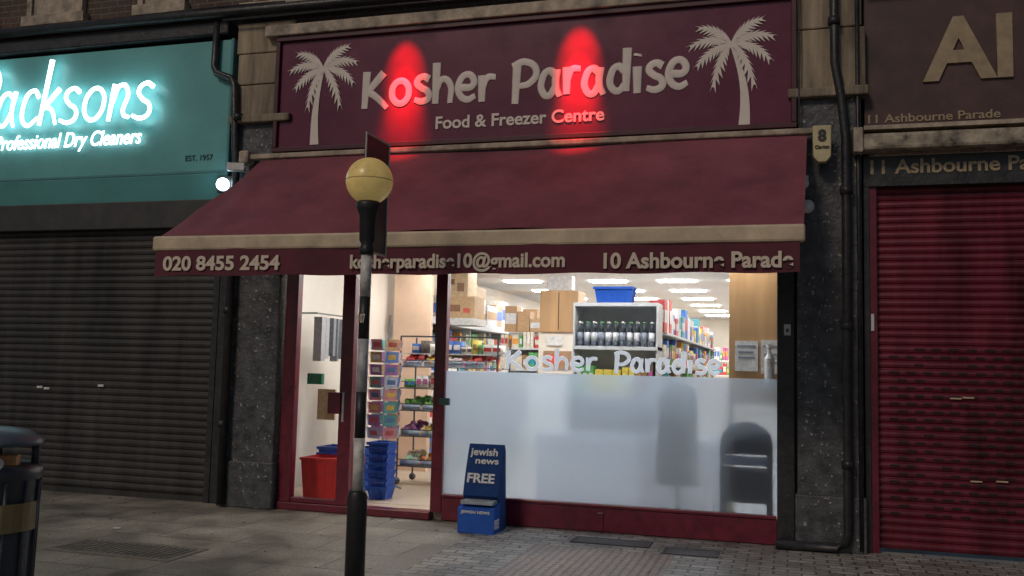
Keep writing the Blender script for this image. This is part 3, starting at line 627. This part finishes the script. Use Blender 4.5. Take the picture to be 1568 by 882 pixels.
# wall-hung bags
g=group('hanging_bags'); q=MB()
for i in range(5):
    y=.65+i*.13; q.box(-5.15,-5.05-(.02*(i%2)),y,y+.1,1.62+.03*(i%3),2.12,random.choice([(.12,.13,.15),(.25,.27,.3),(.5,.5,.52)]),.1*i)
q.tube([(-5.45,.62,2.16),(-5.1,.62,2.16),(-5.1,1.35,2.16)],.01,6,(.2,.2,.2))
q.box(-5.18,-5.0,.6,.66,1.36,1.48,(.03,.2,.1)); q.box(-5.0,-4.85,1.2,1.22,1.1,1.62,(.8,.8,.78)); q.box(-5.2,-4.98,.9,.93,.95,1.3,(.5,.35,.2))
q.obj('bags',g,M_vc)
box('peach_wall_panel',None,M_peach,-5.3,-4.75,3.2,3.3,FZ,3.05)
# card rack
g=group('greeting_card_rack'); q=MB(); cx,cy=-4.52,1.25
q.lathe(cx,cy,[(.015,FZ),(.015,1.95)],8,(.5,.5,.52))
for t in range(8):
    z=.75+t*.145
    for s_ in range(6):
        a=s_*math.pi/3+.3; R=.17; ux,uy=-math.sin(a),math.cos(a); ox,oy=cx+R*math.cos(a),cy+R*math.sin(a)
        c=random.choice([(.6,.25,.3),(.15,.25,.6),(.7,.7,.72),(.6,.4,.2),(.35,.15,.4),(.5,.55,.7),(.1,.35,.35)])
        q.quad([(ox-ux*.08,oy-uy*.08,z),(ox+ux*.08,oy+uy*.08,z),(ox+ux*.08+.02*math.cos(a),oy+uy*.08+.02*math.sin(a),z+.125),(ox-ux*.08+.02*math.cos(a),oy-uy*.08+.02*math.sin(a),z+.125)],c)
        q.quad([(ox-ux*.05+.004*math.cos(a),oy-uy*.05+.004*math.sin(a),z+.03),(ox+ux*.05+.004*math.cos(a),oy+uy*.05+.004*math.sin(a),z+.03),(ox+ux*.05+.022*math.cos(a),oy+uy*.05+.022*math.sin(a),z+.09),(ox-ux*.05+.022*math.cos(a),oy-uy*.05+.022*math.sin(a),z+.09)],random.choice([(.7,.5,.1),(.7,.7,.7),(.5,.1,.1),(.1,.2,.4)]))
        q.tube([(ox-ux*.085,oy-uy*.085,z+.02),(ox+ux*.085,oy+uy*.085,z+.02)],.003,4,(.3,.3,.3))
for s_ in range(4):
    a=s_*math.pi/2; q.tube([(cx,cy,.25),(cx+.25*math.cos(a),cy+.25*math.sin(a),.18)],.012,6,(.2,.2,.2))
q.obj('rack',g,M_vc)
# fruit and vegetable rack
g=group('fruit_and_vegetable_rack'); q=MB(); X0,X1,Y0,Y1=-4.55,-3.3,1.75,2.25
for x in (X0,-3.98,X1):
    for y in (Y0,Y1): q.tube([(x,y,.24),(x,y,1.95)],.012,6); q.ball(x,y,.2,.045,n=10)
lev=[(.38,0),(.74,1),(1.05,2),(1.32,4),(1.58,3)]
for z,_ in lev:
    for y in (Y0,(Y0+Y1)/2,Y1): q.tube([(X0,y,z),(X1,y,z)],.008,5)
    q.tube([(X0,Y0,z+.08),(X1,Y0,z+.08)],.006,5)
q.tube([(X0,Y0,1.95),(X1,Y0,1.95)],.01,6); q.obj('wire_frame',g,M_wire)
q=MB()
for z,kk in lev: q.box(X0+.02,X1-.02,Y0+.01,Y1-.01,z-.006,z+.006,(.5,.35,.2))
pals=[[(.8,.75,.6),(.75,.35,.05),(.7,.6,.1)],[(.3,.08,.3),(.6,.5,.1),(.75,.7,.6)],[(.1,.4,.08),(.2,.5,.1),(.75,.8,.6)],[(.6,.05,.05),(.7,.5,.1),(.8,.75,.6)]]
goods(q,X0+.03,X1-.03,Y0+.05,Y1,1.33,.08,.17,along='x'); goods(q,X0+.1,X1-.03,Y0+.1,Y1,1.75,.08,.17,along='x')
q.box(X0+.03,X1-.03,Y0+.08,Y1-.05,1.735,1.747,(.6,.6,.6))
for z,kk in lev:
    if kk==4: continue
    cr=0; x=X0+.03
    while x<X1-.2:
        wd=.24; c=pals[kk][cr%3]; cr+=1
        q.box(x,x+wd,Y0+.02,Y0+.03,z,z+.07,(.35,.45,.6))
        for i in range(46):
            r=random.uniform(.02,.04); yy=random.uniform(.04,.4); q.ball(x+random.uniform(.02,wd-.02),Y0+yy,z+.04+random.uniform(0,.05)+yy*.18,r,tuple(v*random.uniform(.5,1.15) for v in c),7,4,random.uniform(.7,1.2))
        x+=wd+.03
q.obj('produce',g,M_vc,smooth=True)

# ---------------------------------------------------------------- light
Wd=bpy.data.worlds.new('World'); S.world=Wd; Wd.use_nodes=True; N=Wd.node_tree.nodes; L=Wd.node_tree.links
sk=N.new('ShaderNodeTexSky'); sk.sky_type='NISHITA'; sk.sun_disc=False
el,az=math.radians(38),math.radians(200)
sk.sun_elevation=el; sk.sun_rotation=az
L.new(sk.outputs[0],N['Background'].inputs[0]); N['Background'].inputs[1].default_value=.026
sl=bpy.data.lights.new('sun','SUN'); sl.energy=.8; sl.angle=math.radians(12); sl.color=(1,.82,.66)
so=bpy.data.objects.new('sun',sl); link(so)
d=Vector((math.sin(az)*math.cos(el),math.cos(az)*math.cos(el),math.sin(el)))
so.rotation_euler=(-d).to_track_quat('-Z','Y').to_euler()

# ---------------------------------------------------------------- camera
cd=bpy.data.cameras.new('camera'); cam=bpy.data.objects.new('camera',cd); link(cam); S.camera=cam
cd.sensor_width=36; cd.lens=32.6; cd.clip_end=800; cd.clip_start=.05
psi,th,rho=math.radians(16.6),math.radians(4.9),math.radians(1.4)
fw=Vector((-math.sin(psi)*math.cos(th),math.cos(psi)*math.cos(th),math.sin(th)))
rt=Vector((math.cos(psi),math.sin(psi),0)); up=rt.cross(fw)
R_=rt*math.cos(rho)+up*math.sin(rho); U_=-rt*math.sin(rho)+up*math.cos(rho)
mt=Matrix((R_,U_,-fw)).transposed().to_4x4(); mt.translation=Vector((0,-8.8,1.6)); cam.matrix_world=mt
